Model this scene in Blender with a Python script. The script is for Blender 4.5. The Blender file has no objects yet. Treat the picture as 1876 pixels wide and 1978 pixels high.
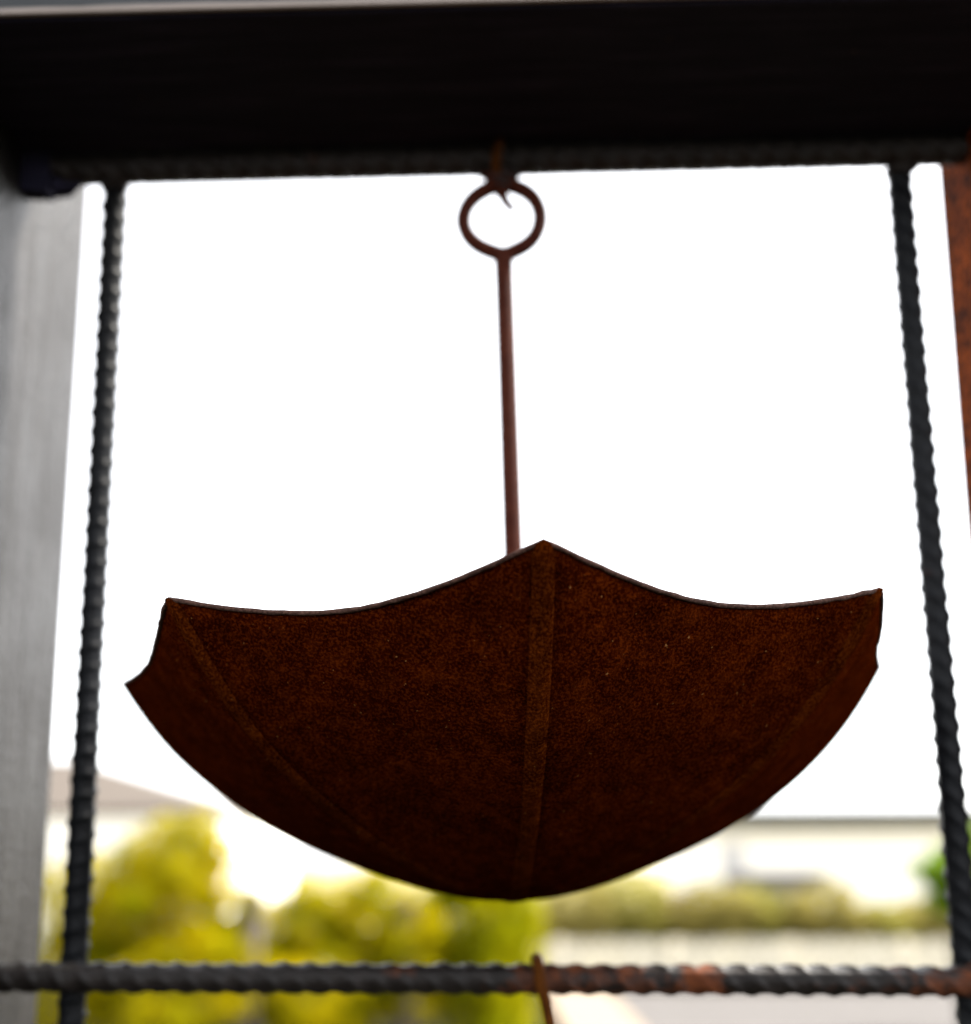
import bpy, bmesh, math, random
from mathutils import Vector, Matrix, noise
rnd = random.Random(7)
sc = bpy.context.scene
C = sc.collection
PI = math.pi

# ------------------------------------------------------------------ camera
F_PX, PITCH, YAW, ROLL, SHIFT = 2013.4, 0.1581, -0.0269, -0.0034, 367.6   # solved from the frame and the umbrella rim
IW, IH = 1876.0, 1978.0
S = 0.76                     # metres per solver unit near the frame
EYE = 1.5
fw = Vector((math.sin(YAW)*math.cos(PITCH), math.cos(YAW)*math.cos(PITCH), math.sin(PITCH)))
r0 = Vector((math.cos(YAW), -math.sin(YAW), 0)); u0 = r0.cross(fw)
rt = math.cos(ROLL)*r0 + math.sin(ROLL)*u0
up = -math.sin(ROLL)*r0 + math.cos(ROLL)*u0
cam_d = bpy.data.cameras.new('camera'); cam = bpy.data.objects.new('camera', cam_d); C.objects.link(cam)
cam.matrix_world = Matrix(((rt.x, up.x, -fw.x, 0), (rt.y, up.y, -fw.y, 0), (rt.z, up.z, -fw.z, EYE), (0, 0, 0, 1)))
cam_d.sensor_fit = 'HORIZONTAL'; cam_d.sensor_width = 36.0
cam_d.lens = 36.0*F_PX/IW; cam_d.shift_y = SHIFT/IW
cam_d.clip_start = 0.02; cam_d.clip_end = 3000
cam_d.dof.use_dof = True; cam_d.dof.focus_distance = 0.40; cam_d.dof.aperture_fstop = 3.4; cam_d.dof.aperture_blades = 0
sc.camera = cam

# ------------------------------------------------------------------ sky, sun, exposure
SUN_EL, SUN_AZ = math.radians(52), math.radians(68)
w = bpy.data.worlds.new('World'); sc.world = w; w.use_nodes = True
nt = w.node_tree; nt.nodes.clear()
sky = nt.nodes.new('ShaderNodeTexSky'); sky.sky_type = 'NISHITA'; sky.sun_disc = False
sky.sun_elevation = SUN_EL; sky.sun_rotation = SUN_AZ; sky.dust_density = 1.5; sky.air_density = 1.0; sky.ozone_density = 1.0
hs = nt.nodes.new('ShaderNodeHueSaturation'); hs.inputs['Saturation'].default_value = 0.12
bg = nt.nodes.new('ShaderNodeBackground'); bg.inputs['Strength'].default_value = 0.15
wo = nt.nodes.new('ShaderNodeOutputWorld')
nt.links.new(sky.outputs[0], hs.inputs['Color']); nt.links.new(hs.outputs[0], bg.inputs['Color']); nt.links.new(bg.outputs[0], wo.inputs[0])
sun_d = bpy.data.lights.new('sun', 'SUN'); sun_d.energy = 4.0; sun_d.angle = math.radians(12); sun_d.color = (1.0, 0.94, 0.84)
sun = bpy.data.objects.new('sun', sun_d); C.objects.link(sun)
sdir = Vector((math.sin(SUN_AZ)*math.cos(SUN_EL), math.cos(SUN_AZ)*math.cos(SUN_EL), math.sin(SUN_EL)))
sun.rotation_euler = sdir.to_track_quat('Z', 'Y').to_euler(); sun.location = (6, 12, 14)
sc.view_settings.view_transform = 'Standard'; sc.view_settings.look = 'None'
sc.view_settings.gamma = 1.0; sc.view_settings.use_curve_mapping = False
sc.view_settings.exposure = 2.3
sc.render.engine = 'CYCLES'
sc.cycles.use_denoising = True

# ------------------------------------------------------------------ helpers
def P(x, y, z): return Vector((x*S, y*S, EYE + z*S))              # solver units to metres
def ray(px, py):
    v = fw*F_PX + rt*(px - IW/2) - up*(py - IH/2 - SHIFT); return v/v.y
def at(px, py, y):  return Vector((0, 0, EYE)) + ray(px, py)*y    # a pixel's point at distance y metres
def gnd(px, py):
    v = ray(px, py); return Vector((0, 0, EYE)) + v*(EYE/-v.z)
def mesh_obj(name, verts, faces, mat, parent=None, smooth=False):
    me = bpy.data.meshes.new(name); me.from_pydata([tuple(v) for v in verts], [], faces); me.update()
    if smooth:
        me.polygons.foreach_set('use_smooth', [True]*len(me.polygons))
    me.materials.append(mat)
    o = bpy.data.objects.new(name, me); C.objects.link(o)
    if parent: o.parent = parent; o.matrix_parent_inverse = parent.matrix_world.inverted()
    return o
def bm_obj(name, bm, mat, parent=None, smooth=False):
    me = bpy.data.meshes.new(name); bm.normal_update(); bm.to_mesh(me); bm.free()
    if smooth: me.polygons.foreach_set('use_smooth', [True]*len(me.polygons))
    me.materials.append(mat)
    o = bpy.data.objects.new(name, me); C.objects.link(o)
    if parent: o.parent = parent; o.matrix_parent_inverse = parent.matrix_world.inverted()
    return o
def tag(o, label, cat, group=None):
    o['label'] = label; o['category'] = cat
    if group: o['group'] = group
    return o
def thing(name, loc, label, cat, group=None):
    o = bpy.data.objects.new(name, None); C.objects.link(o); o.location = loc; o.empty_display_size = .05
    o.matrix_world = Matrix.Translation(loc)
    return tag(o, label, cat, group)
def box_bm(lo, hi, bevel=0.0, seg=2):
    bm = bmesh.new(); bmesh.ops.create_cube(bm, size=1)
    lo, hi = Vector(lo), Vector(hi)
    for v in bm.verts:
        v.co = Vector(((lo[i]+hi[i])/2 + v.co[i]*(hi[i]-lo[i]) for i in range(3)))
    if bevel: bmesh.ops.bevel(bm, geom=bm.edges[:], offset=bevel, segments=seg, profile=.5, affect='EDGES')
    return bm
def tube(name, pts, rad, mat, parent=None, seg=12, cap=True, closed=False):
    """round bar through pts; rad a number or one per point"""
    n = len(pts); pts = [Vector(p) for p in pts]
    rr = rad if isinstance(rad, (list, tuple)) else [rad]*n
    vs, fs = [], []
    prev = None
    for i, p in enumerate(pts):
        if closed: t = pts[(i+1) % n] - pts[i-1]
        else: t = pts[min(i+1, n-1)] - pts[max(i-1, 0)]
        t.normalize()
        if prev is None:
            a = Vector((0, 1, 0)) if abs(t.y) < .9 else Vector((1, 0, 0))
            a = (a - t*a.dot(t)).normalized()
        else:
            a = (prev - t*prev.dot(t)).normalized()
        prev = a; b = t.cross(a)
        for k in range(seg):
            q = 2*PI*k/seg
            vs.append(p + (a*math.cos(q) + b*math.sin(q))*rr[i])
    m = n if closed else n-1
    for i in range(m):
        j = (i+1) % n
        for k in range(seg):
            l = (k+1) % seg
            fs.append((i*seg+k, i*seg+l, j*seg+l, j*seg+k))
    if cap and not closed:
        fs.append(tuple(range(seg-1, -1, -1))); fs.append(tuple((n-1)*seg+k for k in range(seg)))
    return mesh_obj(name, vs, fs, mat, parent, True)

# ------------------------------------------------------------------ materials
def new_mat(name):
    m = bpy.data.materials.new(name); m.use_nodes = True
    n = m.node_tree.nodes; l = m.node_tree.links
    b = n['Principled BSDF']
    return m, n, l, b
def ramp(n, stops, interp='LINEAR'):
    r = n.new('ShaderNodeValToRGB'); r.color_ramp.interpolation = interp
    e = r.color_ramp.elements
    while len(e) < len(stops): e.new(.5)
    for el, (p, c) in zip(e, stops):
        el.position = p; el.color = (c[0], c[1], c[2], 1) if not isinstance(c, (int, float)) else (c, c, c, 1)
    return r
def noise_tex(n, l, vec, scale, detail=4, rough=.55):
    t = n.new('ShaderNodeTexNoise'); t.inputs['Scale'].default_value = scale
    t.inputs['Detail'].default_value = detail; t.inputs['Roughness'].default_value = rough
    l.new(vec, t.inputs['Vector']); return t.outputs[0]
def mixc(n, l, fac, a, b, mode='MIX'):
    m = n.new('ShaderNodeMix'); m.data_type = 'RGBA'; m.blend_type = mode
    for sock, v in ((m.inputs[0], fac), (m.inputs[6], a), (m.inputs[7], b)):
        if hasattr(v, 'is_output'): l.new(v, sock)
        elif isinstance(v, (int, float)): sock.default_value = v
        else: sock.default_value = (v[0], v[1], v[2], 1)
    return m.outputs[2]
def math_n(n, l, op, a, b=0.0, clamp=False):
    m = n.new('ShaderNodeMath'); m.operation = op; m.use_clamp = clamp
    for i, v in enumerate((a, b)):
        if hasattr(v, 'is_output'): l.new(v, m.inputs[i])
        else: m.inputs[i].default_value = v
    return m.outputs[0]
def bump(n, l, b, h, strength, dist):
    x = n.new('ShaderNodeBump'); x.inputs['Strength'].default_value = strength; x.inputs['Distance'].default_value = dist
    l.new(h, x.inputs['Height']); l.new(x.outputs[0], b.inputs['Normal'])
def pos(n):
    return n.new('ShaderNodeNewGeometry').outputs['Position']

def rust_mat(name, dark, mid, light, fine=900, rough=.8, spec=.25, patchy=False):
    m, n, l, b = new_mat(name); v = pos(n)
    big = noise_tex(n, l, v, 14, 4, .6)
    med = noise_tex(n, l, v, 130, 5, .65)
    fin = noise_tex(n, l, v, fine, 3, .6)
    c1 = ramp(n, [(.36, dark), (.52, mid), (.72, light)]); l.new(med, c1.inputs[0])
    c2 = ramp(n, [(.42, dark), (.50, mid), (.63, light)]); l.new(fin, c2.inputs[0])
    c = mixc(n, l, .62, c1.outputs[0], c2.outputs[0])
    tone = ramp(n, [(.3, .72), (.7, 1.15)]); l.new(big, tone.inputs[0])
    c = mixc(n, l, 1.0, c, tone.outputs[0], 'MULTIPLY')
    if patchy:          # orange bloom, dark water stains and a few bare specks
        pn = noise_tex(n, l, v, 42, 5, .7)
        pr = ramp(n, [(.58, 0.0), (.74, .5)]); l.new(pn, pr.inputs[0])
        c = mixc(n, l, pr.outputs[0], c, c2.outputs[0]); c = mixc(n, l, math_n(n, l, 'MULTIPLY', pr.outputs[0], .45), c, light)
        mv = n.new('ShaderNodeMapping'); l.new(v, mv.inputs[0]); mv.inputs['Scale'].default_value = (1, 1, .16); mv.inputs['Location'].default_value = (3.1, 1.7, .4)
        sn = noise_tex(n, l, mv.outputs[0], 60, 4, .65)
        sr = ramp(n, [(.38, .62), (.56, 1.0)]); l.new(sn, sr.inputs[0])
        c = mixc(n, l, .8, c, sr.outputs[0], 'MULTIPLY')
        kn = noise_tex(n, l, v, 520, 2, .5); kr = ramp(n, [(.735, 0.0), (.77, 1.0)]); l.new(kn, kr.inputs[0])
        c = mixc(n, l, kr.outputs[0], c, (.20, .085, .03))
    l.new(c, b.inputs['Base Color'])
    b.inputs['Roughness'].default_value = rough; b.inputs['Specular IOR Level'].default_value = spec
    h = math_n(n, l, 'ADD', math_n(n, l, 'MULTIPLY', fin, .6), math_n(n, l, 'MULTIPLY', med, .7))
    bump(n, l, b, h, .9, .0016)
    return m
M = {}
M['rust'] = rust_mat('rusted_sheet', (.0125, .0010, .0001), (.033, .0038, .0003), (.098, .0160, .0016), rough=1.0, spec=.0, patchy=True)
M['lit_rust_rib'] = rust_mat('lit_rusted_ridge', (.015, .0019, .0002), (.042, .0068, .0006), (.115, .023, .0026), rough=1.0, spec=.0, patchy=True)  # highlight along the ridges put into a lighter, more orange rust
M['rim'] = rust_mat('worn_rim', (.03, .012, .008), (.06, .026, .018), (.11, .055, .04), fine=700, spec=.2)
M['rust_rod'] = rust_mat('rusted_rod', (.034, .008, .005), (.060, .014, .008), (.10, .026, .012), fine=1500, spec=.08)
M['rust_wire'] = rust_mat('rusted_wire', (.03, .008, .002), (.10, .03, .004), (.18, .06, .01), fine=1500, spec=.05)
M['rust_post'] = rust_mat('rusted_post', (.020, .006, .003), (.12, .021, .003), (.36, .075, .008), fine=260, spec=.03)

def paint_mat(name, base, rust_amount, rough=.42, streak=None, edge=None, seed=0.0, spot=None, spec=.25, mottle=0.0, flecks=False, bstr=.5, grime=False):
    """dark weathered paint with rust breaking through; streak = axis the brush marks run along"""
    m, n, l, b = new_mat(name); v = pos(n)
    mp = n.new('ShaderNodeMapping'); l.new(v, mp.inputs[0]); mp.inputs['Location'].default_value = (seed, seed*.7, seed*1.3)
    sc_ = {None: (1, 1, 1), 'X': (.08, 1, 1), 'Z': (1, 1, .1)}[streak]; mp.inputs['Scale'].default_value = sc_
    st = noise_tex(n, l, mp.outputs[0], 150, 5, .6)
    big = noise_tex(n, l, v, 22, 4, .6)
    fin = noise_tex(n, l, v, 700, 3, .6)
    pc = ramp(n, [(.25, tuple(x*.55 for x in base)), (.55, base), (.8, tuple(x*1.9 for x in base))]); l.new(st, pc.inputs[0])
    rc = ramp(n, [(.3, (.03, .010, .006)), (.55, (.10, .027, .008)), (.75, (.22, .062, .012))]); l.new(fin, rc.inputs[0])
    f = math_n(n, l, 'ADD', math_n(n, l, 'MULTIPLY', big, .75), math_n(n, l, 'MULTIPLY', st, .35))
    if spot:
        sx = n.new('ShaderNodeSeparateXYZ'); l.new(v, sx.inputs[0])
        for x0, wd, amt in spot:
            d = math_n(n, l, 'DIVIDE', math_n(n, l, 'SUBTRACT', sx.outputs[0], x0), wd)
            g = math_n(n, l, 'POWER', 2.718, math_n(n, l, 'MULTIPLY', math_n(n, l, 'MULTIPLY', d, d), -1.0))
            f = math_n(n, l, 'ADD', f, math_n(n, l, 'MULTIPLY', g, amt))
    lo = .80 - rust_amount*.5
    rm = ramp(n, [(lo, 0.0), (lo+.13, 1.0)]); l.new(f, rm.inputs[0])
    c = mixc(n, l, rm.outputs[0], pc.outputs[0], rc.outputs[0])
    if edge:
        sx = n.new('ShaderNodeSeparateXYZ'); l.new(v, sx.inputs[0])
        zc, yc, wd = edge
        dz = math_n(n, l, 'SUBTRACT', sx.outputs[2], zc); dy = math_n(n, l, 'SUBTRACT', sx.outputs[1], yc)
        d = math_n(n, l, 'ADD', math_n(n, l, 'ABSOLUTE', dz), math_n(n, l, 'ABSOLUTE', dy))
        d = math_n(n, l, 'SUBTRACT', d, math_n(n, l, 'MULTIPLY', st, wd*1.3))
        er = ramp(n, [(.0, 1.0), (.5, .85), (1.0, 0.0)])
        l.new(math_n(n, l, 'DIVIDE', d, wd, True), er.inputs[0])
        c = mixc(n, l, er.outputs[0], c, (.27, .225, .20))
    l.new(c, b.inputs['Base Color'])
    rr = ramp(n, [(.0, rough), (1.0, .85)]); l.new(rm.outputs[0], rr.inputs[0])
    l.new(rr.outputs[0], b.inputs['Roughness']); b.inputs['Specular IOR Level'].default_value = spec
    if grime:       # matt dirt runs over the semi-gloss paint
        mg = n.new('ShaderNodeMapping'); l.new(v, mg.inputs[0]); mg.inputs['Scale'].default_value = (1, 1, .07); mg.inputs['Location'].default_value = (.3, .9, .2)
        g1 = noise_tex(n, l, mg.outputs[0], 120, 5, .65); g2 = noise_tex(n, l, v, 16, 5, .65)
        gm = math_n(n, l, 'ADD', math_n(n, l, 'MULTIPLY', g1, .55), math_n(n, l, 'MULTIPLY', g2, .45))
        gs = ramp(n, [(.36, .16), (.64, spec)]); l.new(gm, gs.inputs[0]); l.new(gs.outputs[0], b.inputs['Specular IOR Level'])
        gr = ramp(n, [(.36, .50), (.64, rough)]); l.new(gm, gr.inputs[0]); l.new(gr.outputs[0], b.inputs['Roughness'])
        b.inputs['Specular Tint'].default_value = (1.0, .94, .90, 1)
    if flecks:      # flaked spots of old paint and web
        mf = n.new('ShaderNodeMapping'); l.new(v, mf.inputs[0]); mf.inputs['Scale'].default_value = (.5, 1, 1)
        fl = noise_tex(n, l, mf.outputs[0], 55, 3, .7)
        fr = ramp(n, [(.69, 0.0), (.75, .55)]); l.new(fl, fr.inputs[0])
        c = mixc(n, l, fr.outputs[0], c, (.085, .062, .038)); l.new(c, b.inputs['Base Color'])
    h = math_n(n, l, 'ADD', math_n(n, l, 'MULTIPLY', st, 1.0), math_n(n, l, 'MULTIPLY', fin, .3))
    if mottle:
        mo = noise_tex(n, l, v, 240, 4, .6); h = math_n(n, l, 'ADD', h, math_n(n, l, 'MULTIPLY', mo, mottle))
    bump(n, l, b, h, bstr, .0012)
    return m
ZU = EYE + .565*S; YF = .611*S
M['beam'] = paint_mat('beam_paint', (.020, .0185, .036), -.3, .6, 'X', spec=.06, flecks=True)
M['plate'] = paint_mat('lit_front_paint', (.036, .039, .042), .02, .6, 'X', edge=(ZU, YF-.003, .0028), spec=.2)  # paler than the beam: its sky-lit front is put into the colour
M['post'] = paint_mat('post_paint', (.0085, .0076, .0070), .0, .36, 'Z', seed=3, spec=.34, mottle=1.3, bstr=.8, grime=True)
M['bar'] = paint_mat('bar_paint', (.0060, .0066, .0080), .16, .42, seed=1, spec=.09)
M['bar_low'] = paint_mat('low_bar_paint', (.0125, .0098, .0090), .27, .42, seed=5, spec=.18, spot=((.097, .016, .26), (-.02, .06, .13), (.22, .09, .12), (.05, .03, .08)))
M['bar_top'] = paint_mat('top_bar_paint', (.024, .019, .019), .22, .6, seed=9)

def plain(name, col, rough=.8, var=.25, scale=3.0, spec=.3):
    m, n, l, b = new_mat(name); v = pos(n)
    t = noise_tex(n, l, v, scale, 6, .6)
    r = ramp(n, [(.3, tuple(c*(1-var) for c in col)), (.7, tuple(min(1, c*(1+var)) for c in col))]); l.new(t, r.inputs[0])
    l.new(r.outputs[0], b.inputs['Base Color']); b.inputs['Roughness'].default_value = rough; b.inputs['Specular IOR Level'].default_value = spec
    bump(n, l, b, t, .3, .01)
    return m
M['render_white'] = plain('white_render', (.82, .80, .77), .85, .04)
M['roof_tan'] = plain('tan_roof', (.070, .057, .047), .8, .12, 6)
M['fascia'] = plain('dark_fascia', (.035, .04, .045), .6, .2)
M['grey_wall_shade'] = plain('grey_wall_shade', (.42, .42, .45), .6, .1)  # shade of the bungalow's turned side, put into the colour
M['shed'] = plain('shed_boards', (.22, .20, .18), .8, .2)
M['shed_roof'] = plain('shed_roof', (.055, .055, .07), .7, .2)
M['picket'] = plain('picket_paint', (.70, .64, .50), .7, .12, 9)
M['path'] = plain('pale_concrete', (.19, .155, .12), .9, .08, 5, .05)
M['paving'] = plain('grey_paving', (.085, .080, .078), .9, .12, 4, 0.05)
M['ground'] = plain('grassy_earth', (.013, .0125, .008), .95, .45, 1.5, 0.0)
M['field'] = plain('dry_grass_field', (.21, .185, .10), .95, .3, .6, 0.0)
M['bark'] = plain('grey_bark', (.10, .085, .075), .9, .3, 20)
M['post_wood'] = plain('weathered_wood', (.13, .105, .095), .9, .25, 14)
def leaf_mat(name, a, b_):
    m, n, l, b = new_mat(name); v = pos(n)
    t = noise_tex(n, l, v, 3.2, 3, .6); t2 = noise_tex(n, l, v, 40, 2, .5)
    f = math_n(n, l, 'ADD', math_n(n, l, 'MULTIPLY', t, .7), math_n(n, l, 'MULTIPLY', t2, .3))
    r = ramp(n, [(.38, a), (.62, b_)]); l.new(f, r.inputs[0])
    l.new(r.outputs[0], b.inputs['Base Color']); b.inputs['Roughness'].default_value = .9; b.inputs['Specular IOR Level'].default_value = .0
    tr = n.new('ShaderNodeBsdfTranslucent'); l.new(r.outputs[0], tr.inputs['Color'])
    mx = n.new('ShaderNodeMixShader'); mx.inputs[0].default_value = .65
    l.new(b.outputs[0], mx.inputs[1]); l.new(tr.outputs[0], mx.inputs[2])
    l.new(mx.outputs[0], n['Material Output'].inputs['Surface'])
    return m
M['leaf_gold'] = leaf_mat('golden_leaves', (.19, .195, .003), (.47, .37, .004))
M['leaf_lime'] = leaf_mat('lime_leaves', (.20, .22, .003), (.42, .385, .005))
M['leaf_pale'] = leaf_mat('pale_lime_leaves', (.21, .205, .05), (.35, .315, .075))
M['leaf_green'] = leaf_mat('fresh_green_leaves', (.09, .17, .005), (.18, .30, .008))
M['leaf_olive'] = leaf_mat('olive_leaves', (.22, .195, .06), (.34, .29, .085))
M['leaf_dry'] = leaf_mat('dry_brown_leaves', (.16, .11, .055), (.23, .17, .08))
M['leaf_teal'] = leaf_mat('dull_green_leaves', (.075, .085, .042), (.12, .13, .06))

# ------------------------------------------------------------------ the setting
g = mesh_obj('ground', [(-400, -60, 0), (400, -60, 0), (400, 1500, 0), (-400, 1500, 0)], [(0, 1, 2, 3)], M['ground']); g['kind'] = 'structure'
f = mesh_obj('field', [(-400, 14.6, .004), (400, 14.6, .004), (400, 1500, .004), (-400, 1500, .004)], [(0, 1, 2, 3)], M['field']); f['kind'] = 'structure'
def slab(name, pts, z0, z1, mat):
    bm = bmesh.new()
    f = bm.faces.new([bm.verts.new((p[0], p[1], z1)) for p in pts])
    bm.normal_update()
    if f.normal.z < 0: f.normal_flip()
    r = bmesh.ops.extrude_face_region(bm, geom=[f])
    for v in [e for e in r['geom'] if isinstance(e, bmesh.types.BMVert)]: v.co.z = z0
    bmesh.ops.recalc_face_normals(bm, faces=bm.faces[:])
    o = bm_obj(name, bm, mat); o['kind'] = 'structure'; return o
a1, a2 = gnd(1052, 1925), gnd(1176, 1925); b1, b2 = gnd(1078, 1975), gnd(1222, 1975)
def ext(a, b, y):
    t = (y - a.y)/(b.y - a.y); return a + (b-a)*t
slab('path', [ext(a1, b1, 6.5), ext(a2, b2, 6.5), ext(a2, b2, 13.2), ext(a1, b1, 13.2)], -.05, .055, M['path'])
e1, e2 = ext(a2, b2, 6.5)+Vector((.006, 0, 0)), ext(a2, b2, 13.2)+Vector((.006, 0, 0))
slab('paved_yard', [e1, (14, 6.5, 0), (14, 13.2, 0), e2], -.05, .02, M['paving'])

# ------------------------------------------------------------------ steel frame with reinforcing bars
ZB = -.0763
frame = thing('steel_frame', Vector((0, .75*S, 0)), 'dark painted steel frame with ribbed reinforcing bars around the hanging rusty umbrella', 'frame')
bm = box_bm(P(-1.7, .611, .565), P(1.7, .764, .83), .0015, 2)
bm_obj('top_beam', bm, M['beam'], frame)
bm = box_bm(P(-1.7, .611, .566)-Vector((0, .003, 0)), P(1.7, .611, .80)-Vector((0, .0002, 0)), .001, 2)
bm_obj('lit_face_plate', bm, M['plate'], frame)  # added skin that carries the lit tone of the beam's front
bm = box_bm((-.52*S, .618*S, 0.0), (-.386*S, .862*S, EYE + .70*S), .004, 3)
pl = bm_obj('post', bm, M['post'], frame); pl['label'] = 'grey painted steel post with brushed streaks'
bm = box_bm((  .357*S, .735*S, 0.0), (.42*S, .80*S, EYE + .70*S), .003, 2)
prr = bm_obj('post', bm, M['rust_post'], frame); prr['label'] = 'orange rusted steel post'
# gusset plate in the corner over the grey post
gy = .738
gp = [(-60, 366), (60, 367), (92, 371), (94, 340), (97, 250)]
pts = [(ray(a, b).x*gy, ray(a, b).z*gy) for a, b in gp]
pts += [(pts[-1][0], .5645), (pts[0][0], .5645)]
bm = bmesh.new()
vf = [bm.verts.new(P(x, gy, z)) for x, z in pts]; vb = [bm.verts.new(P(x, gy+.012, z)) for x, z in pts]
bm.faces.new(vf); bm.faces.new(vb[::-1])
for i in range(len(pts)):
    j = (i+1) % len(pts); bm.faces.new((vf[j], vf[i], vb[i], vb[j]))
bmesh.ops.recalc_face_normals(bm, faces=bm.faces[:])
bm_obj('gusset_plate', bm, M['beam'], frame)
# weld blobs where bars meet
def blob(name, c, r, mat, parent, seed):
    bm = bmesh.new(); bmesh.ops.create_icosphere(bm, subdivisions=3, radius=1)
    for v in bm.verts:
        k = 1 + .35*noise.noise(v.co*1.6 + Vector((seed, 0, 0)))
        v.co = Vector(c) + Vector((v.co.x*r[0], v.co.y*r[1], v.co.z*r[2]))*k
    return bm_obj(name, bm, mat, parent, True)
def rebar(name, a, b, rad, pitch, tilt, th0, mat, parent, seed, bow=0.0, amp=.18, edge_amp=.13):
    a, b = Vector(a), Vector(b); L = (b-a).length; t = (b-a).normalized()
    ax = Vector((0, -1, 0)); ax = (ax - t*ax.dot(t)).normalized(); ay = t.cross(ax)
    seg = 40; n = max(2, int(L/(pitch/11)))
    vs, fs = [], []
    for i in range(n+1):
        s = L*i/n; c = a + t*s
        c = c + Vector((noise.noise(Vector((s*3, seed, 0))), 0, noise.noise(Vector((s*3, seed, 5)))))*bow
        for k in range(seg):
            th = 2*PI*k/seg; q = th - th0
            half = math.sin(q)
            ph = (s + tilt*rad*math.cos(q)*(1 if half > 0 else -1))/pitch + (0 if half > 0 else .5)
            j = ph - math.floor(ph+.5)
            jit = .8 + .35*noise.noise(Vector((math.floor(ph+.5)*1.7, seed*3, 2 if half > 0 else 7)))
            rib = math.exp(-(j/.15)**2)*min(1, abs(half)*1.7)**.7*jit
            lon = math.exp(-(half/.17)**2)
            r = rad*(.83 + amp*rib + edge_amp*lon*(1-rib*.5) + .03*noise.noise(Vector((s*140, th*2, seed))) + .02*noise.noise(Vector((s*400, th*5, seed))))
            vs.append(c + (ax*math.cos(th) + ay*math.sin(th))*r)
    for i in range(n):
        for k in range(seg):
            l = (k+1) % seg
            fs.append((i*seg+k, i*seg+l, (i+1)*seg+l, (i+1)*seg+k))
    fs.append(tuple(range(seg-1, -1, -1))); fs.append(tuple(n*seg+k for k in range(seg)))
    return mesh_obj(name, vs, fs, mat, parent, True)
RV, RH = .0108*S, .0112*S
rebar('rebar', P(-.385, .75, .5536), P(.357, .75, .5556), RH, .0143, .9, 2.3, M['bar_top'], frame, 3, .0004, amp=.24)
lb = rebar('rebar', P(-.52, .742, -.0725), P(.41, .742, -.0785), RH, .0141, 1.1, 2.6, M['bar_low'], frame, 11, .0006)
lb['label'] = 'lower ribbed bar with orange rust patches'
rebar('rebar', P(-.3190, .7605, .553), P(-.3092, .7605, -1.9), RV, .0121, .25, 1.9, M['bar'], frame, 21, .0003)
rebar('rebar', P(.3095, .7605, .553), P(.3367, .7605, -1.9), RV, .0123, -1.0, 1.2, M['bar'], frame, 31, .0006)
blob('weld', P(-.3190, .756, .5445), (.0085, .007, .0045), M['bar_top'], frame, 1)
blob('weld', P(-.374, .752, .5415), (.022, .006, .0066), M['beam'], frame, 8)
blob('weld', P(.3095, .756, .5445), (.0085, .007, .0045), M['bar_top'], frame, 2)
blob('weld', P(-.3165, .750, -.0735), (.009, .008, .008), M['bar'], frame, 3)
blob('weld', P(.3165, .750, -.0775), (.009, .008, .008), M['bar_low'], frame, 4)

# ------------------------------------------------------------------ hanging umbrella
UX, UR, UPH, UZR, UZA, UTX, UTY, GA, GB, GC, UYO = -.0148, .2700, .0695, .1346, -.0215, -.0255, .05, -.1376, 2.917, -4.2127, .001
def upl(x, y, z):            # umbrella axes to world, with the slight tilt it hangs at
    return P(UX + x + UTX*(z - .5546), .75 + UYO + y + UTY*(z - .5546), z - UTX*x - UTY*y)
def gz_(t): return GA*t + GB*t*t + GC*t**3 + (1-GA-GB-GC)*t**4 - .042*math.sin(PI*t)**2
H8 = PI/8
CUTS = {0: .042, 7: .042, 1: .014, 6: .024}          # scallop of each hand-cut panel edge
def tmax(k, d):
    c = CUTS.get((k if d >= 0 else k-1) % 8, .03)
    u = 1 - min(1.0, abs(d)/H8); return 1 - c*(1 - u**1.9)
def usurf(k, d, t, out=0.0):
    """rib k, angle d from it, t along the rib (0 tip, 1 rim)"""
    e = .035; ad = math.sqrt(d*d + e*e) - e*.55
    fac = math.cos(H8)/math.cos(max(0, H8 - ad)); fac = 1 - (1-fac)*.95
    ang = UPH + k*PI/4 + d
    r = UR*t*fac + out
    z = UZA + (UZR-UZA)*gz_(t)
    x, y = r*math.sin(ang), -r*math.cos(ang)
    w_ = noise.noise(Vector((x*14, y*14, z*14+k)))*.0016*min(1, t*3)
    return (x*(1+w_/max(r, .01)), y*(1+w_/max(r, .01)), z - .3*w_)
umb = thing('hanging_umbrella', upl(0, 0, UZA), 'rusty brown sheet metal umbrella hanging upside down by its ring handle', 'umbrella')
RW = .0058
def rib_half(t): return min(H8*.999, RW/max(UR*t, 1e-5))
def usheet(name, k, d_of, nd, nt_, parent, bulge=0.0, rag=0.0, mat='rust'):
    vs, fs = [], []
    for i in range(nt_+1):
        for j in range(nd+1):
            tt = max(.012, i/nt_)
            d = d_of(tt, j/nd)
            kk, dd = (k, d) if d <= H8 else (k+1, d - PI/4)
            tm = tmax(kk, dd)
            t = tt*tm
            if rag and i == nt_:
                t += rag*noise.noise(Vector((dd*60 + kk*9, 1, 2)))
            u = j/nd*2 - 1
            vs.append(upl(*usurf(kk, dd, t, bulge*(1-u*u)*min(1, t*2))))
    for i in range(nt_):
        for j in range(nd):
            a = i*(nd+1)+j; fs.append((a, a+1, a+nd+2, a+nd+1))
    o = mesh_obj(name, vs, fs, M[mat], parent, True)
    sm = o.modifiers.new('thickness', 'SOLIDIFY'); sm.thickness = .0016; sm.offset = -1
    return o
for k in range(8):
    usheet('panel', k, lambda t, u: rib_half(t) + (PI/4 - 2*rib_half(t))*u, 26, 44, umb, 0.0, .0012)
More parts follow.
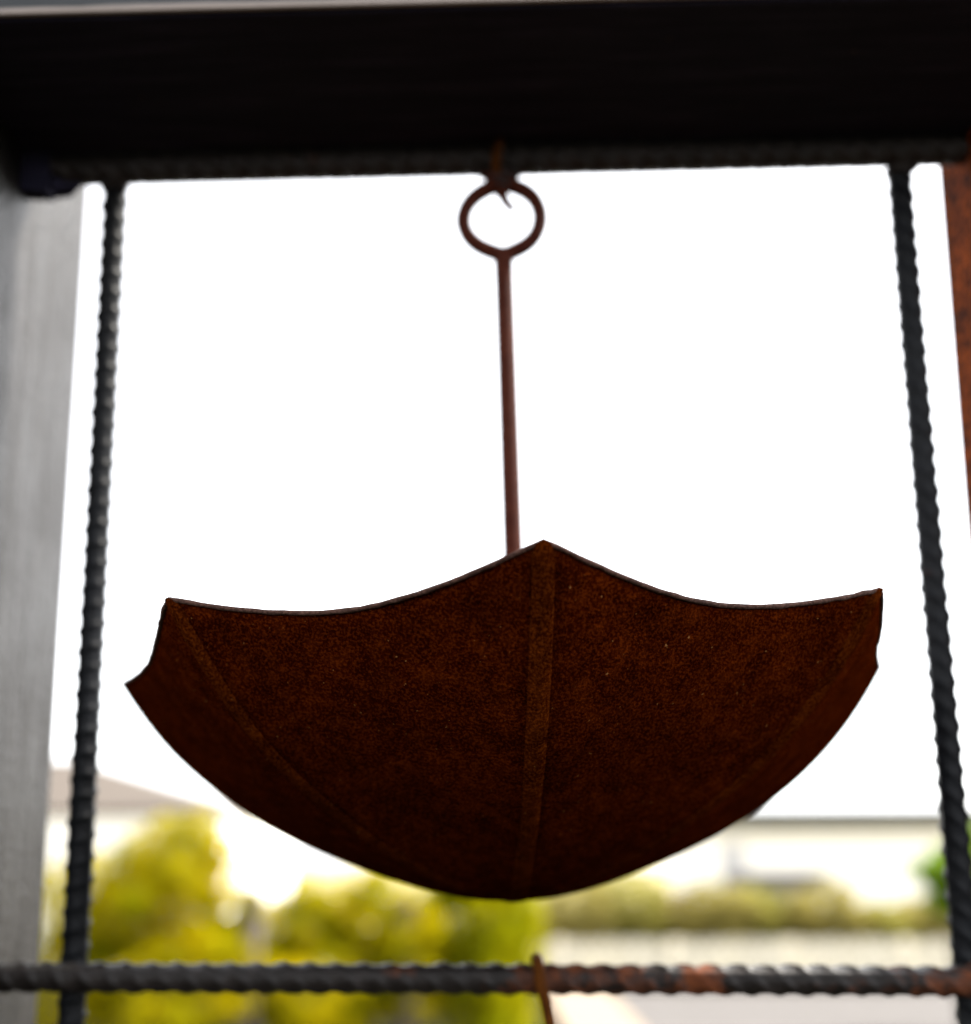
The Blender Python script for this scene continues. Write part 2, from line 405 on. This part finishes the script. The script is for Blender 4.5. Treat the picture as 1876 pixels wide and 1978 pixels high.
for k in range(8):
    usheet('rib', k, lambda t, u: rib_half(t)*(2*u - 1), 8, 44, umb, .0026, .001, 'lit_rust_rib')
# worn cut edge of the sheet
rimp, rimr = [], []
for k in range(8):
    for i in range(36):
        d = -H8 + PI/4*i/36
        p = upl(*usurf(k, d, tmax(k, d) + .0012*noise.noise(Vector((d*60 + k*9, 1, 2))), .0002)); q = noise.noise(Vector((d*40, k*3.0, 0)))
        rimp.append(p); rimr.append(.0010 + .00035*q)
tube('rim', rimp, rimr, M['rim'], umb, 8, closed=True)
# tip where the ribs run together
bm = bmesh.new(); bmesh.ops.create_uvsphere(bm, u_segments=24, v_segments=12, radius=1)
for v in bm.verts:
    q = v.co.copy(); v.co = upl(q.x*.010, q.y*.010, UZA + .0012 + q.z*.0028)
bm_obj('tip', bm, M['rust'], umb, True)
ZRING = .5035
rod = tube('handle_rod', [upl(.0070 + .0016*z, 0, z) for z in (UZA + .003, .1, .2, .3, .4, .45, ZRING - .0305)], [.0074*S]*6 + [.0078*S], M['rust_rod'], umb, 14)
rp = []
for i in range(64):
    q = 2*PI*i/64
    wob = 1 + .02*math.sin(2*q+.5) + .012*math.sin(3*q)
    rx, rz = .0305*wob, .0292*wob
    x, z = rx*math.sin(q), ZRING + rz*math.cos(q)
    if abs(math.sin(q)) < .42: z += (.0030 if math.cos(q) > 0 else -.0024)*(1-abs(math.sin(q))/.42)**1.3
    rp.append(upl(x + .0078, .0008*math.sin(q), z))
tube('handle_ring', rp, .0061*S, M['rust_rod'], umb, 12, closed=True)
blob('weld', upl(.0078, 0, ZRING - .0335), (.0052, .0045, .0048), M['rust_rod'], umb, 6)

# ------------------------------------------------------------------ tie wires
tw = thing('tie_wire', P(-.0146, .75, .54), 'brown tie wire looped over the top bar holding the umbrella ring', 'wire')
xc = UX + .0058; zt = .5548; R1 = RH/S + .0016
loop = []
for i in range(30):
    q = -PI*.5 + 2*PI*i/29*.97 - .05
    loop.append(P(xc + .0012*math.sin(q*2) + .0015*i/29, .75 - R1*math.cos(q)*1.0, zt + R1*math.sin(q)*1.06))
tube('wire_loop', loop, .0042*S, M['rust_wire'], tw, 8)
tube('wire_loop', [P(xc+.004+(p.x/S-xc), p.y/S, (p.z-EYE)/S) for p in loop[3:]], .0022*S, M['bar_top'], tw, 8)
sp = []
for i in range(60):                       # the twisted knot under the bar
    u = i/59; q = u*2*PI*3.5
    wd = .0150*(1-u)**1.3 + .0025
    sp.append(P(xc + .002 + wd*math.cos(q) , .749 + .0045*math.sin(q), .5445 - u*.0185))
tube('twist', sp, .0021*S, M['rust_rod'], tw, 8)
tube('twist', [p + Vector((.0012, -.001, .0007)) for p in sp[::-1]][:50], .0019*S, M['bar_top'], tw, 8)
blob('twist', P(xc+.0015, .750, .5405), (.0095, .0055, .0052), M['rust_rod'], tw, 12)
z0 = .5265
tail = [P(xc + .0035, .747, z0), P(xc + .0042, .747, z0-.005), P(xc + .0068, .747, z0-.0105), P(xc + .0105, .747, z0-.0145), P(xc+.0125, .747, z0-.0165)]
tube('wire_tail', tail, [.0050*S, .0042*S, .0036*S, .0032*S, .0022*S], M['rust_rod'], tw, 8)
# tiny thread caught on the ring
th = thing('tie_wire', P(.016, .742, -.0765), 'orange rusted wire wrapped round the lower ribbed bar and trailing down', 'wire')
xc2 = .0160; zb = -.0762; pts2 = []
for i in range(20):
    q = PI*1.15 - (PI*1.05)*i/19
    pts2.append(P(xc2 - .0030 + .003*i/19, .742 - (RH/S+.0018)*math.sin(q - PI*.5 + PI*.5)*1.0 if False else .742 - (RH/S+.0016)*math.cos(q - PI), zb + (RH/S+.0022)*math.sin(q)))
front = [P(xc2 - .0005, .7335, zb + .0115), P(xc2 + .0002, .7300, zb + .004), P(xc2 + .0015, .7298, zb - .004), P(xc2 + .004, .7325, zb - .0115),
         P(xc2 + .0055, .736, zb - .019), P(xc2 + .0078, .738, zb - .030), P(xc2 + .0105, .740, zb - .045), P(xc2 + .0125, .742, zb - .07), P(xc2 + .012, .745, zb-.10)]
back = [P(xc2 - .0010, .742, zb + .0142), P(xc2 - .0006, .750, zb + .0115), P(xc2 + .0005, .7545, zb + .002), P(xc2 + .003, .7525, zb - .008), P(xc2 + .0058, .745, zb - .0165)]
def smooth_path(p, n=6):
    o = []
    for i in range(len(p)-1):
        a, b, c, d = p[max(i-1, 0)], p[i], p[i+1], p[min(i+2, len(p)-1)]
        for j in range(n):
            t = j/n
            o.append(.5*((2*b) + (c-a)*t + (2*a-5*b+4*c-d)*t*t + (3*b-a-3*c+d)*t**3))
    o.append(p[-1]); return o
tube('wire_loop', smooth_path(back[::-1] + front[:]), .0041*S, M['rust_wire'], th, 8)

# ------------------------------------------------------------------ planting
def leaf_cloud(name, clumps, n, size, mat, parent, seed):
    """clumps: (centre, radii); leaves fill each clump, thicker towards its surface"""
    r = random.Random(seed); vs, fs = [], []
    clumps = list(clumps)
    for c, rd in list(clumps):                # ragged tufts round every clump
        for _ in range(9):
            d = Vector((r.gauss(0, 1), r.gauss(0, 1), r.gauss(0, 1))).normalized(); q = r.uniform(.16, .38)
            clumps.append((tuple(Vector(c) + Vector((d.x*rd[0], d.y*rd[1], d.z*rd[2]))*r.uniform(.75, 1.02)), (rd[0]*q, rd[1]*q, rd[2]*q)))
    vol = [c[1][0]*c[1][1]*c[1][2] for c in clumps]; tot = sum(v**.8 for v in vol)
    for (c, rd), v_ in zip(clumps, vol):
        for _ in range(int(n*v_**.8/tot)):
            while True:
                d = Vector((r.uniform(-1, 1), r.uniform(-1, 1), r.uniform(-1, 1)))
                if .01 < d.length < 1: break
            d = d.normalized()*(d.length**.45)*(.86 + .3*noise.noise(d.normalized()*2.3 + Vector(c)*3))
            p = Vector(c) + Vector((d.x*rd[0], d.y*rd[1], d.z*rd[2]))
            if p.z < .02: continue
            s = size*r.uniform(.6, 1.35)
            nrm = (d + Vector((r.gauss(0, .7), r.gauss(0, .7), r.gauss(0, .7)))).normalized()
            a = nrm.orthogonal().normalized(); a = Matrix.Rotation(r.uniform(0, 6.28), 3, nrm) @ a; b = nrm.cross(a)
            i = len(vs)
            vs += [p - a*s, p + b*s*.42 + nrm*s*.12, p + a*s, p - b*s*.42 + nrm*s*.12]
            fs.append((i, i+1, i+2, i+3))
    return mesh_obj(name, vs, fs, mat, parent)
def shrub(name, label, cat, base, clumps, n, size, mat, seed, group=None, trunk=.03):
    base = Vector((base[0], base[1], 0)); t = thing(name, base, label, cat, group)
    leaf_cloud('crown', clumps, n, size, mat, t, seed)
    r = random.Random(seed)
    for c, rd in clumps[:5]:
        c = Vector(c); top = c + Vector((0, 0, rd[2]*.3)); st = base + Vector((r.uniform(-.08, .08), r.uniform(-.05, .05), -.03))
        mid = st.lerp(top, .5) + Vector((r.uniform(-.1, .1), r.uniform(-.1, .1), .1))
        tube('trunk', smooth_path([st, mid, top], 5), [trunk*(1-.75*i/10) for i in range(11)], M['bark'], t, 7)
    return t
def clump(px, py, y, rpx, rpz, ry=None):
    c = at(px, py, y); k = y/F_PX*1.02
    return (tuple(c), (rpx*k, (ry if ry else rpx*k), rpz*k))
y = 8.0; b = at(320, 1700, y)
shrub('golden_bush', 'tall golden green bush in front of the tan roofed house', 'bush', b,
      [clump(325, 1680, y, 115, 105), clump(300, 1780, y+.1, 150, 120), clump(375, 1640, y+.1, 70, 70), clump(240, 1760, y-.2, 95, 120), clump(150, 1750, y+.1, 80, 110), clump(330, 1900, y, 210, 130), clump(420, 1800, y, 80, 110), clump(130, 1900, y, 110, 130)], 22000, .034, M['leaf_gold'], 1)
y = 8.6; b = at(590, 1800, y)
shrub('broad_bush', 'broad golden bush between two weathered garden posts', 'bush', b,
      [clump(588, 1740, y, 34, 60), clump(600, 1800, y, 90, 70), clump(700, 1790, y+.1, 90, 80), clump(720, 1720, y+.1, 48, 52), clump(520, 1815, y-.1, 85, 75), clump(455, 1850, y-.1, 70, 80), clump(660, 1760, y, 60, 55), clump(800, 1790, y-.1, 60, 80), clump(620, 1900, y, 200, 100), clump(760, 1860, y, 100, 110)], 18000, .034, M['leaf_gold'], 2)
y = 10.5; b = at(480, 1700, y)
shrub('thin_bush', 'thin pale bush with bare twigs standing behind the golden bushes', 'bush', b,
      [clump(470, 1640, y, 50, 60), clump(490, 1720, y, 70, 70), clump(560, 1760, y, 80, 60)], 420, .04, M['leaf_gold'], 3, trunk=.02)
y = 9.0; b = at(930, 1800, y)
shrub('clipped_bush', 'square clipped yellow green bush with a straight side beside the pale path', 'bush', b,
      [clump(930, 1700, y, 100, 80), clump(900, 1790, y, 115, 110), clump(990, 1760, y, 52, 120), clump(1000, 1860, y, 45, 120), clump(930, 1900, y, 105, 120), clump(830, 1830, y, 60, 90), clump(985, 1960, y, 45, 90)], 20000, .034, M['leaf_lime'], 4)
y = 10.0; b = at(1840, 1700, y)
shrub('green_bush', 'fresh green small tree in front of the white bungalow beside the olive shrubs', 'bush', b,
      [clump(1838, 1688, y, 62, 58), clump(1860, 1730, y, 70, 60), clump(1885, 1650, y, 60, 60)], 4500, .035, M['leaf_green'], 5)
hz = [(1110, 1775, 70, 70, 'leaf_olive', 'olive shrub behind the picket fence beside the clipped bush'),
      (1215, 1768, 75, 64, 'leaf_pale', 'pale lime shrub behind the picket fence between olive and brown ones'),
      (1290, 1785, 70, 50, 'leaf_dry', 'dry brown shrub behind the picket fence'),
      (1375, 1765, 75, 60, 'leaf_olive', 'broad olive shrub behind the picket fence before the grey wall shade'),
      (1450, 1770, 60, 52, 'leaf_pale', 'yellowish shrub in front of the low dark roofed shed'),
      (1510, 1790, 45, 50, 'leaf_teal', 'dull dark green shrub in front of the low dark roofed shed'),
      (1590, 1770, 75, 52, 'leaf_olive', 'wide olive shrub at the end of the low dark roofed shed'),
      (1690, 1795, 70, 38, 'leaf_pale', 'low lime shrub behind the picket fence under the white wall'),
      (1800, 1785, 80, 45, 'leaf_olive', 'low olive shrub behind the picket fence below the green bush')]
for i, (px, py, rx, rz, mt, lab) in enumerate(hz):
    y = 15.6 + .25*(i % 3); b = at(px, py, y)
    shrub('fence_shrub', lab, 'shrub', b, [clump(px, py-4, y, rx*1.15, rz+6, .5), clump(px - rx*.4, py+30, y, rx*.7, 60, .4), clump(px + rx*.45, py+25, y-.1, rx*.7, 60, .4)], 4200, .05, M[mt], 20+i, 'shrubs behind the picket fence')
def garden_post(px, py, y, wpx, label, lean):
    k = y/F_PX; top = at(px, py, y); w2 = wpx*k/2
    t = thing('garden_post', Vector((top.x, top.y, 0)), label, 'post')
    prof = [(0, .9), (.5, .95), (.86, 1.0), (.90, 1.12), (.96, 1.15), (.99, .9), (1.0, .45)]
    tube('shaft', [Vector((top.x + lean*(u-1), top.y, -.05 + (top.z+.05)*u)) for u, _ in prof[:4]], [w2*s for _, s in prof[:4]], M['post_wood'], t, 12)
    tube('cap', [Vector((top.x + lean*(u-1), top.y, -.05 + (top.z+.05)*u)) for u, _ in prof[3:]], [w2*s*1.02 for _, s in prof[3:]], M['post_wood'], t, 12)
garden_post(490, 1722, 8.0, 40, 'weathered garden post between the tall golden bush and the broad one', .03)
garden_post(783, 1735, 8.5, 42, 'weathered garden post between the broad golden bush and the clipped bush', -.02)

# ------------------------------------------------------------------ picket fence
yf = 13.9; k = yf/F_PX
fence = thing('picket_fence', Vector((at(1500, 1800, yf).x, yf, 0)), 'low cream picket fence beyond the grey paved yard', 'fence')
x0, x1 = at(1058, 1800, yf).x, at(2050, 1800, yf).x
topz = at(1500, 1813, yf).z
n = int((x1-x0)/.165)
bm = bmesh.new()
hw = .064
vsf = [(-hw, -.011, .0), (hw, -.011, 0), (hw, -.011, topz-.05), (0, -.011, topz), (-hw, -.011, topz-.05)]
vl = [bm.verts.new(v) for v in vsf]; vk = [bm.verts.new((v[0], .011, v[2])) for v in vsf]
bm.faces.new(vl); bm.faces.new(vk[::-1])
for i in range(5):
    j = (i+1) % 5; bm.faces.new((vl[j], vl[i], vk[i], vk[j]))
bmesh.ops.recalc_face_normals(bm, faces=bm.faces[:])
first = bm_obj('picket', bm, M['picket'])
for i in range(n):
    o = first if i == 0 else first.copy()
    if i: C.objects.link(o)
    o.location = (x0 + .165*(i+.5) + rnd.uniform(-.01, .01), yf, rnd.uniform(-.012, .012)); o.rotation_euler = (0, rnd.uniform(-.015, .015), 0)
    o.parent = fence; o.matrix_parent_inverse = fence.matrix_world.inverted()
for z in (.16, topz-.16):
    bm_obj('rail', box_bm((x0, yf+.0125, z-.035), (x1, yf+.05, z+.035), .004, 1), M['picket'], fence)
for i in range(0, n, 9):
    xx = x0 + .165*(i+1)
    bm_obj('fence_post', box_bm((xx-.04, yf+.0515, -.05), (xx+.04, yf+.13, topz-.02), .006, 1), M['picket'], fence)

# ------------------------------------------------------------------ buildings
yh = 20.0
hx1 = at(448, 1570, yh).x; hx0 = hx1 - 9.0; ez = at(300, 1577, yh).z
house = thing('house', Vector(((hx0+hx1)/2, yh, 0)), 'white walled house with tan hipped roof behind the golden bushes', 'house')
bm_obj('wall', box_bm((hx0+.1, yh-.25, -.1), (hx1-.1, yh+6.2, ez-.003)), M['render_white'], house)
pk = at(180, 1500, yh+1.6)
bm = bmesh.new()
rise = .255*3.2
c4 = [bm.verts.new(v) for v in ((hx0, yh-.35, ez), (hx1, yh-.35, ez), (hx1, yh+6.35, ez), (hx0, yh+6.35, ez))]
t4 = [bm.verts.new((v.co.x, v.co.y, ez+.10)) for v in c4]
rd0 = bm.verts.new((hx0+3.6, yh+3, ez+.1+1.35)); rd1 = bm.verts.new((hx1-4.3, yh+3, ez+.1+1.35))
bm.faces.new(c4[::-1])
for i in range(4):
    j = (i+1) % 4; bm.faces.new((c4[i], c4[j], t4[j], t4[i]))
bm.faces.new((t4[0], t4[1], rd1, rd0)); bm.faces.new((t4[1], t4[2], rd1)); bm.faces.new((t4[2], t4[3], rd0, rd1)); bm.faces.new((t4[3], t4[0], rd0))
bmesh.ops.recalc_face_normals(bm, faces=bm.faces[:])
bm_obj('roof', bm, M['roof_tan'], house)
for (wx0, wx1) in ((-7.6, -6.6), (-4.4, -3.4)):
    f = bm_obj('window', box_bm((wx0+hx1, yh-.28, 1.0), (wx1+hx1, yh-.23, 2.05), .01, 1), M['render_white'], house)
    bm_obj('pane', box_bm((wx0+hx1+.08, yh-.286, 1.08), (wx1+hx1-.08, yh-.2815, 1.97)), M['fascia'], f)

yb = 25.0
bx0, bx1 = at(1372, 1600, yb).x, at(1960, 1600, yb).x
rz1, rz0 = at(1650, 1562, yb).z, at(1650, 1597, yb).z
bun = thing('bungalow', Vector(((bx0+bx1)/2, yb, 0)), 'white flat roofed bungalow with dark roof edge behind the picket fence', 'building')
bm_obj('wall', box_bm((bx0+.1, yb, -.1), (bx1, yb+7, rz0-.002)), M['render_white'], bun)
bm_obj('roof', box_bm((bx0-.35, yb-.5, rz0), (bx1+.3, yb+7.4, rz1), .015, 1), M['fascia'], bun)
dx0, dx1 = at(1392, 1650, yb).x, at(1440, 1650, yb).x
dr = bm_obj('wall_shade', box_bm((dx0, yb-.05, -.05), (dx1, yb-.003, at(1400, 1632, yb).z), .01, 1), M['grey_wall_shade'], bun)  # added strip: the side wall's shade painted as grey
ys = 18.5
sx0, sx1 = at(1432, 1700, ys).x, at(1602, 1700, ys).x; sz = at(1500, 1686, ys).z
shed = thing('shed', Vector(((sx0+sx1)/2, ys, 0)), 'low dark roofed shed half hidden by shrubs in front of the bungalow', 'shed')
bm_obj('wall', box_bm((sx0+.1, ys+.1, -.05), (sx1-.1, ys+1.3, sz-.222)), M['shed'], shed)
bm_obj('roof', box_bm((sx0, ys, sz-.22), (sx1, ys+1.5, sz), .03, 2), M['shed_roof'], shed)
